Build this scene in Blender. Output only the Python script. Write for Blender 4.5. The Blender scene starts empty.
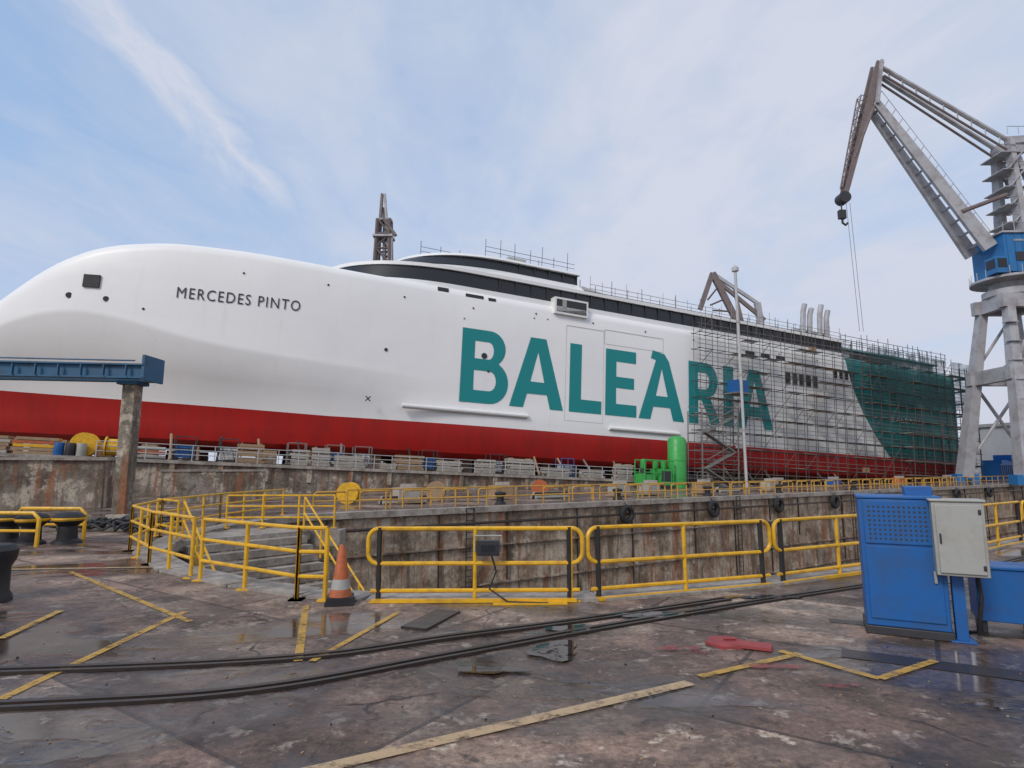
import bpy, bmesh, math, random
from mathutils import Vector, Matrix
random.seed(7)
R=math.radians
scene=bpy.context.scene

# ---------------------------------------------------------------- materials
def nodes(name):
    m=bpy.data.materials.new(name); m.use_nodes=True
    nt=m.node_tree; b=nt.nodes['Principled BSDF']
    return m,nt,b
def N(nt,t,**k):
    n=nt.nodes.new(t)
    for a,v in k.items(): setattr(n,a,v)
    return n
def ramp(nt,fac,stops):
    r=N(nt,'ShaderNodeValToRGB'); e=r.color_ramp.elements
    while len(e)<len(stops): e.new(0.5)
    for i,(p,c) in enumerate(stops):
        e[i].position=p; e[i].color=(c[0],c[1],c[2],1) if hasattr(c,'__len__') else (c,c,c,1)
    nt.links.new(fac,r.inputs[0]); return r.outputs[0]
def noise(nt,scale,detail=6,rough=.6,vec=None,dist=0):
    n=N(nt,'ShaderNodeTexNoise'); n.inputs['Scale'].default_value=scale
    n.inputs['Detail'].default_value=detail; n.inputs['Roughness'].default_value=rough
    n.inputs['Distortion'].default_value=dist
    if vec is not None: nt.links.new(vec,n.inputs['Vector'])
    return n.outputs['Fac']
def mixc(nt,f,a,b,mode='MIX'):
    n=N(nt,'ShaderNodeMix'); n.data_type='RGBA'; n.blend_type=mode
    for s,v in ((0,f),(6,a),(7,b)):
        if isinstance(v,(int,float)): n.inputs[s].default_value=v
        elif isinstance(v,tuple): n.inputs[s].default_value=(v[0],v[1],v[2],1)
        else: nt.links.new(v,n.inputs[s])
    return n.outputs[2]
def math_(nt,op,a,b=0,c=None,clamp=False):
    n=N(nt,'ShaderNodeMath',operation=op); n.use_clamp=clamp
    for i,v in enumerate((a,b,c)):
        if v is None: continue
        if isinstance(v,(int,float)): n.inputs[i].default_value=v
        else: nt.links.new(v,n.inputs[i])
    return n.outputs[0]
def coords(nt,scale=(1,1,1)):
    tc=N(nt,'ShaderNodeTexCoord'); mp=N(nt,'ShaderNodeMapping')
    mp.inputs['Scale'].default_value=scale
    nt.links.new(tc.outputs['Object'],mp.inputs[0]); return mp.outputs[0],tc.outputs['Object']
def bump(nt,b,h,strength=.3,dist=.02):
    n=N(nt,'ShaderNodeBump'); n.inputs['Strength'].default_value=strength; n.inputs['Distance'].default_value=dist
    nt.links.new(h,n.inputs['Height']); nt.links.new(n.outputs[0],b.inputs['Normal'])
def paint(name,col,rough=.45,metal=0,dirt=.35,dcol=(.10,.07,.05),scale=2.0,bs=.15):
    m,nt,b=nodes(name); v,_=coords(nt)
    n1=noise(nt,scale,6,.65,v); n2=noise(nt,scale*6,3,.6,v)
    f=math_(nt,'MULTIPLY',ramp(nt,n1,[(.45,0),(.75,1)]),dirt)
    c=mixc(nt,f,col,dcol)
    c=mixc(nt,math_(nt,'MULTIPLY',n2,.35),c,tuple(x*.6 for x in col))
    nt.links.new(c,b.inputs['Base Color'])
    nt.links.new(ramp(nt,n1,[(.3,rough*.8),(.8,min(1,rough*1.4))]),b.inputs['Roughness'])
    b.inputs['Metallic'].default_value=metal
    bump(nt,b,n2,bs,.01); return m
def concrete(name,a,b_,c,streak=True,scale=.5):
    m,nt,b=nodes(name); v,o=coords(nt); vs,_=coords(nt,(1.2,1.2,.12))
    n1=noise(nt,scale,8,.7,v); n2=noise(nt,1.4,6,.7,vs); n3=noise(nt,7,5,.7,v)
    col=ramp(nt,n1,[(.36,a),(.5,b_),(.62,c)])
    if streak:
        n5=noise(nt,.9,6,.75,v)
        col=mixc(nt,ramp(nt,n5,[(.52,0),(.58,.75)]),col,(.56,.48,.38))
        col=mixc(nt,ramp(nt,n5,[(.36,.8),(.45,0)]),col,(.11,.065,.04))
        col=mixc(nt,ramp(nt,n2,[(.52,0),(.62,.75)]),col,(.095,.06,.036))
        n4=noise(nt,1.9,6,.7,vs)
        col=mixc(nt,ramp(nt,n4,[(.52,0),(.60,.75)]),col,(.29,.105,.04))
    col=mixc(nt,.5,col,ramp(nt,n3,[(.3,.3),(.7,1.25)]),'MULTIPLY')
    nt.links.new(col,b.inputs['Base Color']); b.inputs['Roughness'].default_value=.85
    bump(nt,b,n3,.5,.04); return m

M={}
M['yellow']=paint('yellow_paint',(.78,.43,.015),.4,0,.6,(.14,.08,.03),5)
M['oldyellow']=paint('faded_yellow_paint',(.60,.33,.05),.6,0,.7,(.16,.09,.04),1.2)
M['black']=paint('black_rubber',(.015,.015,.017),.6,0,.3,(.06,.05,.045),4)
M['blue']=paint('blue_paint',(.008,.11,.36),.42,0,.55,(.04,.05,.06),3)
M['craneblue']=paint('crane_blue',(.02,.17,.42),.5,0,.3,(.08,.08,.08),.5)
M['beamblue']=paint('beam_blue',(.02,.11,.22),.5,0,.65,(.06,.05,.045),1.6)
M['cranegrey']=paint('crane_grey',(.42,.42,.44),.55,0,.75,(.15,.10,.08),.6)
M['cranedark']=paint('crane_brown',(.19,.15,.145),.6,0,.5,(.10,.05,.035),.8)
M['cabgrey']=paint('cabinet_grey',(.38,.38,.35),.45,0,.4,(.2,.16,.12),3)
M['seam']=paint('door_seam',(.62,.62,.61),.5,0,.3,(.5,.48,.45),3)
M['steel']=paint('galvanised_tube',(.24,.23,.22),.5,.3,.5,(.12,.08,.05),1)
M['scaf']=paint('scaffold_tube',(.085,.075,.07),.55,.3,.5,(.10,.05,.03),1)
M['rail']=paint('rail_steel',(.045,.036,.033),.35,.4,.6,(.09,.05,.03),6)
M['timber']=paint('timber',(.36,.24,.14),.8,0,.5,(.14,.10,.07),3)
M['timber2']=paint('timber_grey',(.42,.38,.33),.8,0,.5,(.2,.16,.12),3)
M['orange']=paint('orange_plastic',(.50,.12,.035),.55,0,.9,(.13,.07,.05),8)
M['whiteband']=paint('white_band',(.6,.6,.58),.5,0,.6,(.3,.25,.2),8)
M['green']=paint('green_paint',(.05,.38,.08),.4,0,.3,(.05,.1,.03),2)
M['white']=paint('white_paint',(.82,.82,.81),.4,0,.12,(.5,.48,.45),.6,.03)
M['offwhite']=paint('primer_grey',(.5,.5,.5),.5,0,.4,(.3,.28,.25),.8,.05)
M['red']=paint('red_paint',(.34,.05,.05),.6,0,.7,(.10,.045,.04),5)
M['teal']=paint('teal_paint',(.0,.25,.255),.42,0,.05,(.1,.2,.2),.6,.02)
M['charcoal']=paint('charcoal_paint',(.03,.03,.035),.5,0,.2,(.1,.1,.1),2)
M['dkrail']=paint('grey_rail',(.45,.46,.47),.5,0,.4,(.2,.15,.1),2)
M['lime']=paint('lime_trim',(.42,.5,.15),.5,0,.2,(.2,.2,.1),2)
M['wall']=concrete('dock_concrete',(.16,.115,.08),(.33,.26,.19),(.50,.41,.31))
M['wall2']=concrete('slip_concrete',(.10,.08,.065),(.21,.175,.14),(.33,.29,.25))
M['post']=concrete('post_concrete',(.12,.10,.08),(.20,.17,.13),(.28,.24,.19),True,2)
M['cope']=concrete('coping_concrete',(.20,.17,.14),(.33,.29,.25),(.42,.38,.33),False,1)
m,nt,b=nodes('window_glass'); M['glass']=m
b.inputs['Base Color'].default_value=(.012,.014,.018,1); b.inputs['Roughness'].default_value=.3
m,nt,b=nodes('water'); M['water']=m
v,_=coords(nt); b.inputs['Base Color'].default_value=(.02,.035,.035,1); b.inputs['Roughness'].default_value=.08
bump(nt,b,noise(nt,2,5,.6,v),.3,.05)
m,nt,b=nodes('debris_net'); M['net']=m
v,_=coords(nt); b.inputs['Base Color'].default_value=(.012,.05,.055,1); b.inputs['Roughness'].default_value=.9
nt.links.new(ramp(nt,noise(nt,.5,5,.7,v),[(.35,.25),(.65,.75)]),b.inputs['Alpha'])

m,nt,b=nodes('hull_paint'); M['hull']=m
v,o=coords(nt); sp=N(nt,'ShaderNodeSeparateXYZ'); nt.links.new(o,sp.inputs[0]); U,W=sp.outputs[0],sp.outputs[2]
big=noise(nt,.12,4,.6,v); vs,_=coords(nt,(.8,.8,.08)); st=noise(nt,1.0,6,.7,vs)
white=ramp(nt,big,[(.3,(.82,.82,.81)),(.7,(.88,.875,.86))])
white=mixc(nt,ramp(nt,st,[(.60,0),(.8,.25)]),white,(.5,.47,.43))
red=mixc(nt,ramp(nt,st,[(.4,0),(.75,.7)]),(.44,.014,.012),(.24,.016,.015))
teal=mixc(nt,ramp(nt,st,[(.4,0),(.8,.5)]),(.0,.17,.17),(.01,.10,.105))
thr=math_(nt,'MULTIPLY_ADD',math_(nt,'MAXIMUM',math_(nt,'SUBTRACT',-18,U),0),.026,5.9)
fr=math_(nt,'LESS_THAN',W,thr)
q=math_(nt,'SUBTRACT',19.4,W); lim=math_(nt,'MULTIPLY_ADD',math_(nt,'MULTIPLY',q,q),.035,49.5)
ft=math_(nt,'GREATER_THAN',U,math_(nt,'MULTIPLY_ADD',q,.15,lim))
gz=ramp(nt,math_(nt,'MULTIPLY_ADD',U,.1,-1.8),[(.35,0),(.6,.25)])
white=mixc(nt,gz,white,mixc(nt,st,(.55,.58,.55),(.42,.45,.44)))
col=mixc(nt,ft,white,teal); col=mixc(nt,fr,col,red)
br=N(nt,'ShaderNodeTexBrick'); cmb=N(nt,'ShaderNodeCombineXYZ'); nt.links.new(U,cmb.inputs[0]); nt.links.new(W,cmb.inputs[1])
nt.links.new(cmb.outputs[0],br.inputs[0]); br.inputs['Scale'].default_value=1; br.inputs['Brick Width'].default_value=6; br.inputs['Row Height'].default_value=2.2
br.inputs['Mortar Size'].default_value=.015; br.inputs['Mortar Smooth'].default_value=.8
br.inputs['Color1'].default_value=(1,1,1,1); br.inputs['Color2'].default_value=(.98,.98,.985,1); br.inputs['Mortar'].default_value=(.93,.93,.93,1)
col=mixc(nt,1.0,col,br.outputs[0],'MULTIPLY')
nt.links.new(col,b.inputs['Base Color']); b.inputs['Roughness'].default_value=.42
bump(nt,b,noise(nt,.5,3,.5,v),.12,.15)

# apron ground
m,nt,b=nodes('apron_ground'); M['ground']=m
v,o=coords(nt)
n1=noise(nt,.35,8,.68,v,.3); n2=noise(nt,1.3,8,.7,v,.2); n3=noise(nt,16,5,.75,v); n5=noise(nt,.6,6,.66,v,.4)
n6=noise(nt,60,2,.7,v)
col=ramp(nt,n1,[(.36,(.085,.060,.050)),(.47,(.18,.125,.098)),(.54,(.33,.24,.185)),(.64,(.50,.41,.325))])
col=mixc(nt,ramp(nt,n2,[(.46,0),(.60,.8)]),col,(.075,.052,.043))
col=mixc(nt,ramp(nt,n5,[(.50,0),(.60,.6)]),col,(.37,.25,.195))
n7=noise(nt,2.6,7,.72,v,.1)
col=mixc(nt,ramp(nt,n7,[(.57,0),(.63,.75)]),col,(.58,.50,.41))
col=mixc(nt,ramp(nt,n7,[(.36,.7),(.44,0)]),col,(.03,.022,.019))
col=mixc(nt,.75,col,ramp(nt,n3,[(.36,.40),(.62,1.25)]),'MULTIPLY')
col=mixc(nt,.5,col,ramp(nt,n6,[(.3,.6),(.7,1.3)]),'MULTIPLY')
vn=N(nt,'ShaderNodeTexVoronoi',feature='DISTANCE_TO_EDGE'); vn.inputs['Scale'].default_value=.28
dv=N(nt,'ShaderNodeVectorMath',operation='ADD'); nn=N(nt,'ShaderNodeTexNoise'); nn.inputs['Scale'].default_value=1.4; nn.inputs['Detail'].default_value=6
nt.links.new(v,nn.inputs['Vector']); sc=N(nt,'ShaderNodeVectorMath',operation='SCALE'); sc.inputs['Scale'].default_value=.7
nt.links.new(nn.outputs['Color'],sc.inputs[0]); nt.links.new(v,dv.inputs[0]); nt.links.new(sc.outputs[0],dv.inputs[1]); nt.links.new(dv.outputs[0],vn.inputs['Vector'])
cw=math_(nt,'ADD',vn.outputs['Distance'],math_(nt,'MULTIPLY_ADD',n2,.05,-.022))
cr=ramp(nt,cw,[(.0,0),(.006,1)])
col=mixc(nt,math_(nt,'MULTIPLY',math_(nt,'SUBTRACT',1,cr),.85),col,(.02,.015,.014))
mpr=N(nt,'ShaderNodeMapping'); mpr.inputs['Rotation'].default_value=(0,0,R(34)); nt.links.new(o,mpr.inputs[0])
bj=N(nt,'ShaderNodeTexBrick'); nt.links.new(mpr.outputs[0],bj.inputs[0]); bj.inputs['Scale'].default_value=1
bj.inputs['Brick Width'].default_value=3.4; bj.inputs['Row Height'].default_value=2.6; bj.inputs['Mortar Size'].default_value=.03; bj.inputs['Mortar Smooth'].default_value=.4
bj.inputs['Color1'].default_value=(1.25,1.18,1.1,1); bj.inputs['Color2'].default_value=(.45,.41,.41,1); bj.inputs['Mortar'].default_value=(.2,.18,.18,1)
col=mixc(nt,.8,col,bj.outputs[0],'MULTIPLY')
vw_,_=coords(nt,(.6,1,1))
wn=noise(nt,.5,5,.6,vw_,.4)
wetm=ramp(nt,wn,[(.46,0),(.53,1)])
col=mixc(nt,math_(nt,'MULTIPLY',wetm,.60),col,(.022,.016,.015))
nt.links.new(col,b.inputs['Base Color'])
rg=math_(nt,'ADD',ramp(nt,wn,[(.44,.70),(.51,.34),(.57,.05)]),math_(nt,'MULTIPLY',n3,.10))
nt.links.new(rg,b.inputs['Roughness'])
h=math_(nt,'ADD',math_(nt,'MULTIPLY',n3,.5),math_(nt,'ADD',math_(nt,'MULTIPLY',cr,.4),math_(nt,'MULTIPLY',n2,.6)))
h=math_(nt,'MULTIPLY',h,ramp(nt,wn,[(.48,1),(.57,.06)]))
bump(nt,b,h,.45,.025)
m,nt,b=nodes('puddle_water'); M['puddle']=m
v,_=coords(nt); b.inputs['Base Color'].default_value=(.03,.022,.02,1); b.inputs['Roughness'].default_value=.04
bump(nt,b,noise(nt,6,3,.5,v),.04,.01)
nz=noise(nt,3,6,.7,v); nt.links.new(ramp(nt,nz,[(.38,0),(.46,1)]),b.inputs['Alpha'])

def worn(name,colr,lo=.42,hi=.56):
    m,nt,b=nodes(name); v,_=coords(nt)
    n=noise(nt,5,7,.75,v); n2=noise(nt,30,4,.7,v)
    f=math_(nt,'ADD',math_(nt,'MULTIPLY',n,.7),math_(nt,'MULTIPLY',n2,.3))
    al=ramp(nt,f,[(lo,.0),(hi,.92)])
    c=mixc(nt,n2,colr,tuple(x*.5 for x in colr))
    nt.links.new(c,b.inputs['Base Color']); nt.links.new(al,b.inputs['Alpha']); b.inputs['Roughness'].default_value=.6
    return m
M['line']=worn('worn_yellow_line',(.68,.40,.07),.38,.52); M['pale']=worn('worn_pale_line',(.66,.46,.26),.38,.51); M['redsplash']=worn('red_paint_stain',(.38,.07,.07),.44,.56)
m,nt,b=nodes('hills'); M['hill']=m
v,_=coords(nt); nt.links.new(ramp(nt,noise(nt,.02,6,.7,v),[(.3,(.06,.08,.07)),(.7,(.12,.14,.12))]),b.inputs['Base Color']); b.inputs['Roughness'].default_value=1

# ---------------------------------------------------------------- mesh builder
class MB:
    def __init__(s): s.v=[];s.f=[];s.m=[];s.mats=[]
    def mi(s,k):
        if k not in s.mats: s.mats.append(k)
        return s.mats.index(k)
    def add(s,vs,fs,k):
        o=len(s.v); s.v+= [tuple(x) for x in vs]; i=s.mi(k)
        for f in fs: s.f.append([o+j for j in f]); s.m.append(i)
    def box(s,c,size,k,rz=0,rx=0,ry=0):
        mt=Matrix.Translation(c)@Matrix.Rotation(rz,4,'Z')@Matrix.Rotation(ry,4,'Y')@Matrix.Rotation(rx,4,'X')
        a,b,d=[x/2 for x in size]
        vs=[mt@Vector((x,y,z)) for z in(-d,d) for y in(-b,b) for x in(-a,a)]
        s.add(vs,[(0,2,3,1),(4,5,7,6),(0,1,5,4),(2,6,7,3),(0,4,6,2),(1,3,7,5)],k)
    def tube(s,p,q,r,k,n=6,r2=None):
        p,q=Vector(p),Vector(q); d=(q-p)
        if d.length<1e-6: return
        d.normalize(); a=d.orthogonal().normalized(); b=d.cross(a); r2=r if r2 is None else r2
        vs=[]
        for (c,rr) in((p,r),(q,r2)):
            for i in range(n):
                t=2*math.pi*(i+.5)/n; vs.append(c+(a*math.cos(t)+b*math.sin(t))*rr)
        fs=[(i,(i+1)%n,n+(i+1)%n,n+i) for i in range(n)]+[tuple(range(n))[::-1],tuple(range(n,2*n))]
        s.add(vs,fs,k)
    def path(s,pts,r,k,n=8,closed=False):
        pts=[Vector(p) for p in pts]; L=len(pts); vs=[];prev=None
        for i,p in enumerate(pts):
            if closed: d=pts[(i+1)%L]-pts[i-1]
            else: d=pts[min(i+1,L-1)]-pts[max(i-1,0)]
            d.normalize()
            if prev is None: a=d.orthogonal().normalized()
            else: a=(prev-d*prev.dot(d)).normalized()
            prev=a; b=d.cross(a)
            for j in range(n):
                t=2*math.pi*j/n; vs.append(p+(a*math.cos(t)+b*math.sin(t))*r)
        fs=[]
        for i in range(L if closed else L-1):
            i2=(i+1)%L
            for j in range(n): fs.append((i*n+j,i*n+(j+1)%n,i2*n+(j+1)%n,i2*n+j))
        if not closed: fs+= [tuple(range(n))[::-1],tuple((L-1)*n+j for j in range(n))]
        s.add(vs,fs,k)
    def beam(s,p,q,w,h,k,w2=None,h2=None,up=(0,0,1)):
        p,q=Vector(p),Vector(q); d=(q-p).normalized(); up=Vector(up)
        if abs(d.dot(up))>.98: up=Vector((0,1,0))
        a=d.cross(up).normalized(); b=a.cross(d); w2=w2 or w; h2=h2 or h
        vs=[]
        for c,ww,hh in((p,w,h),(q,w2,h2)):
            for sx,sy in((-1,-1),(1,-1),(1,1),(-1,1)): vs.append(c+a*sx*ww/2+b*sy*hh/2)
        s.add(vs,[(0,1,2,3)[::-1],(4,5,6,7),(0,1,5,4),(1,2,6,5),(2,3,7,6),(3,0,4,7)],k)
    def lattice(s,p,q,w,h,k,nseg,w2=None,h2=None,r=.15,up=(0,1,0)):
        p,q=Vector(p),Vector(q); d=(q-p).normalized(); up=Vector(up)
        if abs(d.dot(up))>.98: up=Vector((1,0,0))
        a=d.cross(up).normalized(); b=a.cross(d); w2=w if w2 is None else w2; h2=h if h2 is None else h2
        C=[]
        for i in range(nseg+1):
            t=i/nseg; c=p.lerp(q,t); ww=w+(w2-w)*t; hh=h+(h2-h)*t
            C.append([c+a*sx*ww/2+b*sy*hh/2 for sx,sy in((-1,-1),(1,-1),(1,1),(-1,1))])
        for i in range(nseg):
            for j in range(4):
                s.tube(C[i][j],C[i+1][j],r,k,4)
                s.tube(C[i][j],C[i][(j+1)%4],r*.6,k,4)
                if (i+j)%2: s.tube(C[i][j],C[i+1][(j+1)%4],r*.6,k,4)
                else: s.tube(C[i][(j+1)%4],C[i+1][j],r*.6,k,4)
    def lathe(s,prof,c,k,n=20,axis='Z'):
        vs=[]
        for r,z in prof:
            for j in range(n):
                t=2*math.pi*j/n; x,y=r*math.cos(t),r*math.sin(t)
                p={'Z':(x,y,z),'Y':(x,z,y),'X':(z,x,y)}[axis]
                vs.append(Vector(c)+Vector(p))
        fs=[(i*n+j,i*n+(j+1)%n,(i+1)*n+(j+1)%n,(i+1)*n+j) for i in range(len(prof)-1) for j in range(n)]
        fs+=[tuple(range(n))[::-1],tuple((len(prof)-1)*n+j for j in range(n))]
        s.add(vs,fs,k)
    def build(s,name,parent=None,smooth=True,bevel=0,loc=None,rot=None):
        me=bpy.data.meshes.new(name); me.from_pydata(s.v,[],s.f)
        for k in s.mats: me.materials.append(M[k])
        me.polygons.foreach_set('material_index',s.m)
        bm=bmesh.new(); bm.from_mesh(me); bmesh.ops.recalc_face_normals(bm,faces=bm.faces); bm.to_mesh(me); bm.free()
        if smooth:
            me.polygons.foreach_set('use_smooth',[True]*len(me.polygons)); me.set_sharp_from_angle(angle=R(35))
        ob=bpy.data.objects.new(name,me); scene.collection.objects.link(ob)
        if parent: ob.parent=parent
        if loc: ob.location=loc
        if rot: ob.rotation_euler=rot
        if bevel:
            bv=ob.modifiers.new('bevel','BEVEL'); bv.width=bevel; bv.segments=2; bv.limit_method='ANGLE'; bv.angle_limit=R(40)
        return ob
def empty(name,loc=(0,0,0),rot=(0,0,0)):
    e=bpy.data.objects.new(name,None); scene.collection.objects.link(e); e.location=loc; e.rotation_euler=rot; return e

# ---------------------------------------------------------------- frames
YAW=math.atan2(.4177,.9086); TILT=.043
def S(u,v,w):
    return Vector((.9086*u-.4177*v, 60+.4177*u+.9086*v, w-TILT*u))
Wd=Vector((.823,.568,0)); Nd=Vector((-.568,.823,0)); W0=Vector((5.2,36,0))

# ---------------------------------------------------------------- ground with dock & slip openings
dock=[(-9.9,22),(-9.7,18),(-8.6,14.8),(-6.6,12.4),(-4.6,10.9),(-3.2,10.1),(-2.2,9.8),(1.3,9.85),(3.0,10.4),(4.7,11.2),(7.9,12.95),(11,15.1),(14.2,17.35),(96.5,74.2)]
fe=W0+Wd*105; dock+=[(fe.x,fe.y),(5.2,36),(-9.1,26.2)]
slip=[S(u,v,0).to_2d() for u,v in((25,-4),(95,-4),(95,32),(25,32))]
slip=[(p.x,p.y) for p in slip]
bm=bmesh.new(); edges=[]
for loop in([(-2500,-2500),(2500,-2500),(2500,2500),(-2500,2500)],dock,slip):
    vs=[bm.verts.new((x,y,0)) for x,y in loop]
    edges+=[bm.edges.new((vs[i],vs[(i+1)%len(vs)])) for i in range(len(vs))]
bmesh.ops.triangle_fill(bm,use_beauty=True,use_dissolve=False,edges=edges)
bmesh.ops.recalc_face_normals(bm,faces=bm.faces)
for f in bm.faces:
    if f.normal.z<0: f.normal_flip()
me=bpy.data.meshes.new('ground'); bm.to_mesh(me); bm.free(); me.materials.append(M['ground'])
scene.collection.objects.link(bpy.data.objects.new('ground',me))
g=MB(); n=len(dock)
g.add([(x,y,-.02) for x,y in dock]+[(x,y,-9) for x,y in dock],[(i,(i+1)%n,n+(i+1)%n,n+i) for i in range(n)],'wall')
g.add([(x,y,-9) for x,y in dock],[tuple(range(n))],'wall2')
for i in range(n):
    a,b_=Vector((*dock[i],0)),Vector((*dock[(i+1)%n],0))
    d=(b_-a).normalized(); o=Vector((d.y,-d.x,0))
    g.beam(a+o*.12+Vector((0,0,-.1)),b_+o*.12+Vector((0,0,-.1)),.62,.28,'cope')
a=W0-Wd*17; b_=W0+Wd*104
for z in(-1.9,-3.8,-5.6):
    g.beam(a-Nd*.06+Vector((0,0,z)),b_-Nd*.06+Vector((0,0,z)),.14,.08,'wall2')
random.seed(31)
for i in range(26):
    p=W0+Wd*(-15+i*4.6+random.uniform(-1.2,1.2))-Nd*.05; g.beam(p+Vector((0,0,-.3)),p+Vector((0,0,-random.uniform(3,9))),.07,.06,'rail')
g.tube(a-Nd*.25+Vector((0,0,-.75)),b_-Nd*.25+Vector((0,0,-.75)),.07,'rail',6)
for t in(-9,13,29):
    p=W0+Wd*t-Nd*.2
    for e in(-.22,.22): g.tube(p+Wd*e,p+Wd*e+Vector((0,0,-8)),.03,'rail',5)
    for j in range(26): g.tube(p-Wd*.22+Vector((0,0,-.3*j)),p+Wd*.22+Vector((0,0,-.3*j)),.02,'rail',4)
g.build('dry_dock_wall',smooth=False)
g=MB(); n=4
g.add([(x,y,-.02) for x,y in slip]+[(x,y,-7) for x,y in slip],[(i,(i+1)%n,n+(i+1)%n,n+i) for i in range(n)],'wall2')
g.build('slip_basin_wall',smooth=False)
g=MB(); g.add([(x,y,-2.9) for x,y in slip],[(0,1,2,3)],'water'); g.build('water',smooth=False)

t0=(Vector((6.72,37.0,0))-W0).dot(Wd)
for i,t in enumerate([t0,t0+8.2,t0+15.9,t0+24,t0+32,t0+40,t0+49,t0+58]):
    c=W0+Wd*t-Nd*.35+Vector((0,0,-.75)); tb=MB()
    pts=[c+Wd*math.cos(x)*.42+Vector((0,0,.42*math.sin(x))) for x in[2*math.pi*j/20 for j in range(20)]]
    tb.path(pts,.17,'black',8,True); tb.tube(c+Vector((0,0,.5)),c+Vector((0,0,.85))+Nd*.3,.025,'rail'); tb.build('tyre_fender')

# ---------------------------------------------------------------- slipway
sl=empty('slipway',(0,60,0),(0,TILT,YAW))
g=MB(); g.box((17.5,14.01,-.7),(155,35.9,4.0),'wall2'); 
for v in(2,8,20,26): g.box((17.5,v,1.36),(150,.5,.12),'rail')
for i in range(26): g.box((-58+i*3.2,-4.03,.6),(.35,.12,1.2),'wall')
g.box((-18,-4.05,1.2),(84,.3,.24),'cope')
g.build('ramp',sl,False)
g=MB()
for i in range(38):
    for v in(3.9,24.1):
        u=-44+i*3.1; g.box((u,v,1.7),(1.2,1.6,.78),'post'); g.box((u,v,2.33),(1.1,1.5,.5),'timber')
g.build('keel_blocks',sl,False)
g=MB()
u=-34
while u<22:
    g.tube((u,-3.8,1.3),(u,-3.8,2.45),.035,'dkrail',6); u+=1.5
for h in(1.75,2.1,2.45): g.tube((-34,-3.8,h),(22,-3.8,h),.03,'dkrail',6)
g.build('slip_railing',sl)
g=MB(); random.seed(2)
for i in range(34):
    u=-36+i*3.2
    if random.random()<.8: g.tube((u,-1.2,1.35),(u+random.uniform(-.4,.4),.9,3.4),.11,random.choice(['timber','rail','steel']),6)
g.build('hull_shores',sl)

# ---------------------------------------------------------------- ferry
ship=empty('fast_ferry',(0,60,0),(0,TILT,YAW))
def interp(x,pts):
    if x<=pts[0][0]: return pts[0][1]
    for (a,va),(b,vb) in zip(pts,pts[1:]):
        if x<=b:
            t=(x-a)/(b-a); return va+(vb-va)*t
    return pts[-1][1]
def sm(x,pts,h=2.0): return sum(interp(x+d*h/4,pts) for d in range(-4,5))/9
def plan(u):
    if u>-15: return 0
    s_=min(1,(-15-u)/35.2); return 14*(1-math.sqrt(max(0,1-s_*s_)))
TOP=[(-50.2,8.2),(-48,10.2),(-46,12),(-43.6,14.0),(-41.3,16.3),(-39,17.9),(-36.5,19.0),(-32,19.75),(-26,19.8),(-17,19.5),(0,19.4),(75,19.4)]
CR=[(-50.2,7.2),(-47,9.3),(-43.6,11.4),(-40,13),(-37,13.0),(-28,10.9),(-17,10.1),(-5,9.6),(75,9.6)]
INS=[(-50.2,1.0),(-44,3.4),(-37,4.2),(-28,3.1),(-17,1.4),(-6,0),(75,0)]
def section(u):
    p=plan(u); t=sm(u,TOP,1.5); c=min(sm(u,CR,3),t-.9); vw=min(14,p+sm(u,INS,3)); k=min(1,(14-p)/6)
    cl=lambda v: min(14,v)
    return [(14,8.0 if t>9 else t-1.0),(cl(max(9,vw+2)),7.5 if t>9 else t-1.4),(cl(max(7,vw+1.9)),4),(cl(max(6,vw+1.85)),2.6),(cl(vw+1.8*k),2.6),(cl(vw+.7*k),3.2),(cl(vw+.15*k),4.6),
      (vw,5.9),(cl(p+(vw-p)*.45),5.9+(c-5.9)*.5),(cl(p+.02),c),(cl(p),c+.4),(cl(p),c+(t-c)*.6),(cl(p+.04),t-.9),(cl(p+.15),t-.4),(cl(p+.45),t-.1),(cl(p+1.1),t),(14,t+.25)]
us=[-50.2,-50,-49.7,-49.2,-48.5]+[-47.8+.7*i for i in range(60)]+[-5+2.5*i for i in range(32)]
us=sorted(set([x for x in us if x<74]+[74]))
g=MB(); vs=[];fs=[]
for u in us:
    s1=section(u); ring=[(u,v,w) for v,w in s1]+[(u,28-v,w) for v,w in reversed(s1)][1:-1]
    vs+=ring
K=len(ring)
for i in range(len(us)-1):
    for j in range(K): fs.append((i*K+j,i*K+(j+1)%K,(i+1)*K+(j+1)%K,(i+1)*K+j))
fs.append(tuple((len(us)-1)*K+j for j in range(K)))
g.add(vs,fs,'hull'); hull=g.build('hull',ship)
def hv(u,w):
    s1=section(u)[5:16]
    for (va,wa),(vb,wb) in zip(s1,s1[1:]):
        if wa<=w<=wb: return va+(vb-va)*(w-wa)/max(1e-6,wb-wa)
    return plan(u)

def tier(g,uF,L,u1,i0,i1,w0,w1,k,lean=0,aft=0):
    def outline(i,w,uF,u1):
        pts=[(u1,i,w)]; n=22
        for j in range(n+1):
            t=j/n*math.pi/2
            pts.append((uF+L-L*math.sin(t)**.9, 14-(14-i)*math.cos(t)**.75 if j<n else 14,w))
        return pts+[(x,28-y,z) for x,y,z in reversed(pts[:-1])]
    a=outline(i0,w0,uF,u1); b=outline(i1,w1,uF+lean,u1-aft); n=len(a)
    g.add(a+b,[(i,(i+1)%n,n+(i+1)%n,n+i) for i in range(n)]+[tuple(range(n))[::-1],tuple(range(n,2*n))],k)
g=MB()
tier(g,-20,14,50,.62,.62,19.3,19.9,'white')
tier(g,-19.8,14,49.9,.66,.8,19.9,21.4,'glass',.8)
tier(g,-19.0,14.2,50,.55,.55,21.4,21.75,'white')
tier(g,-18.2,14,8.4,.75,2.3,21.75,22.9,'white',4.6)
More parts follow.
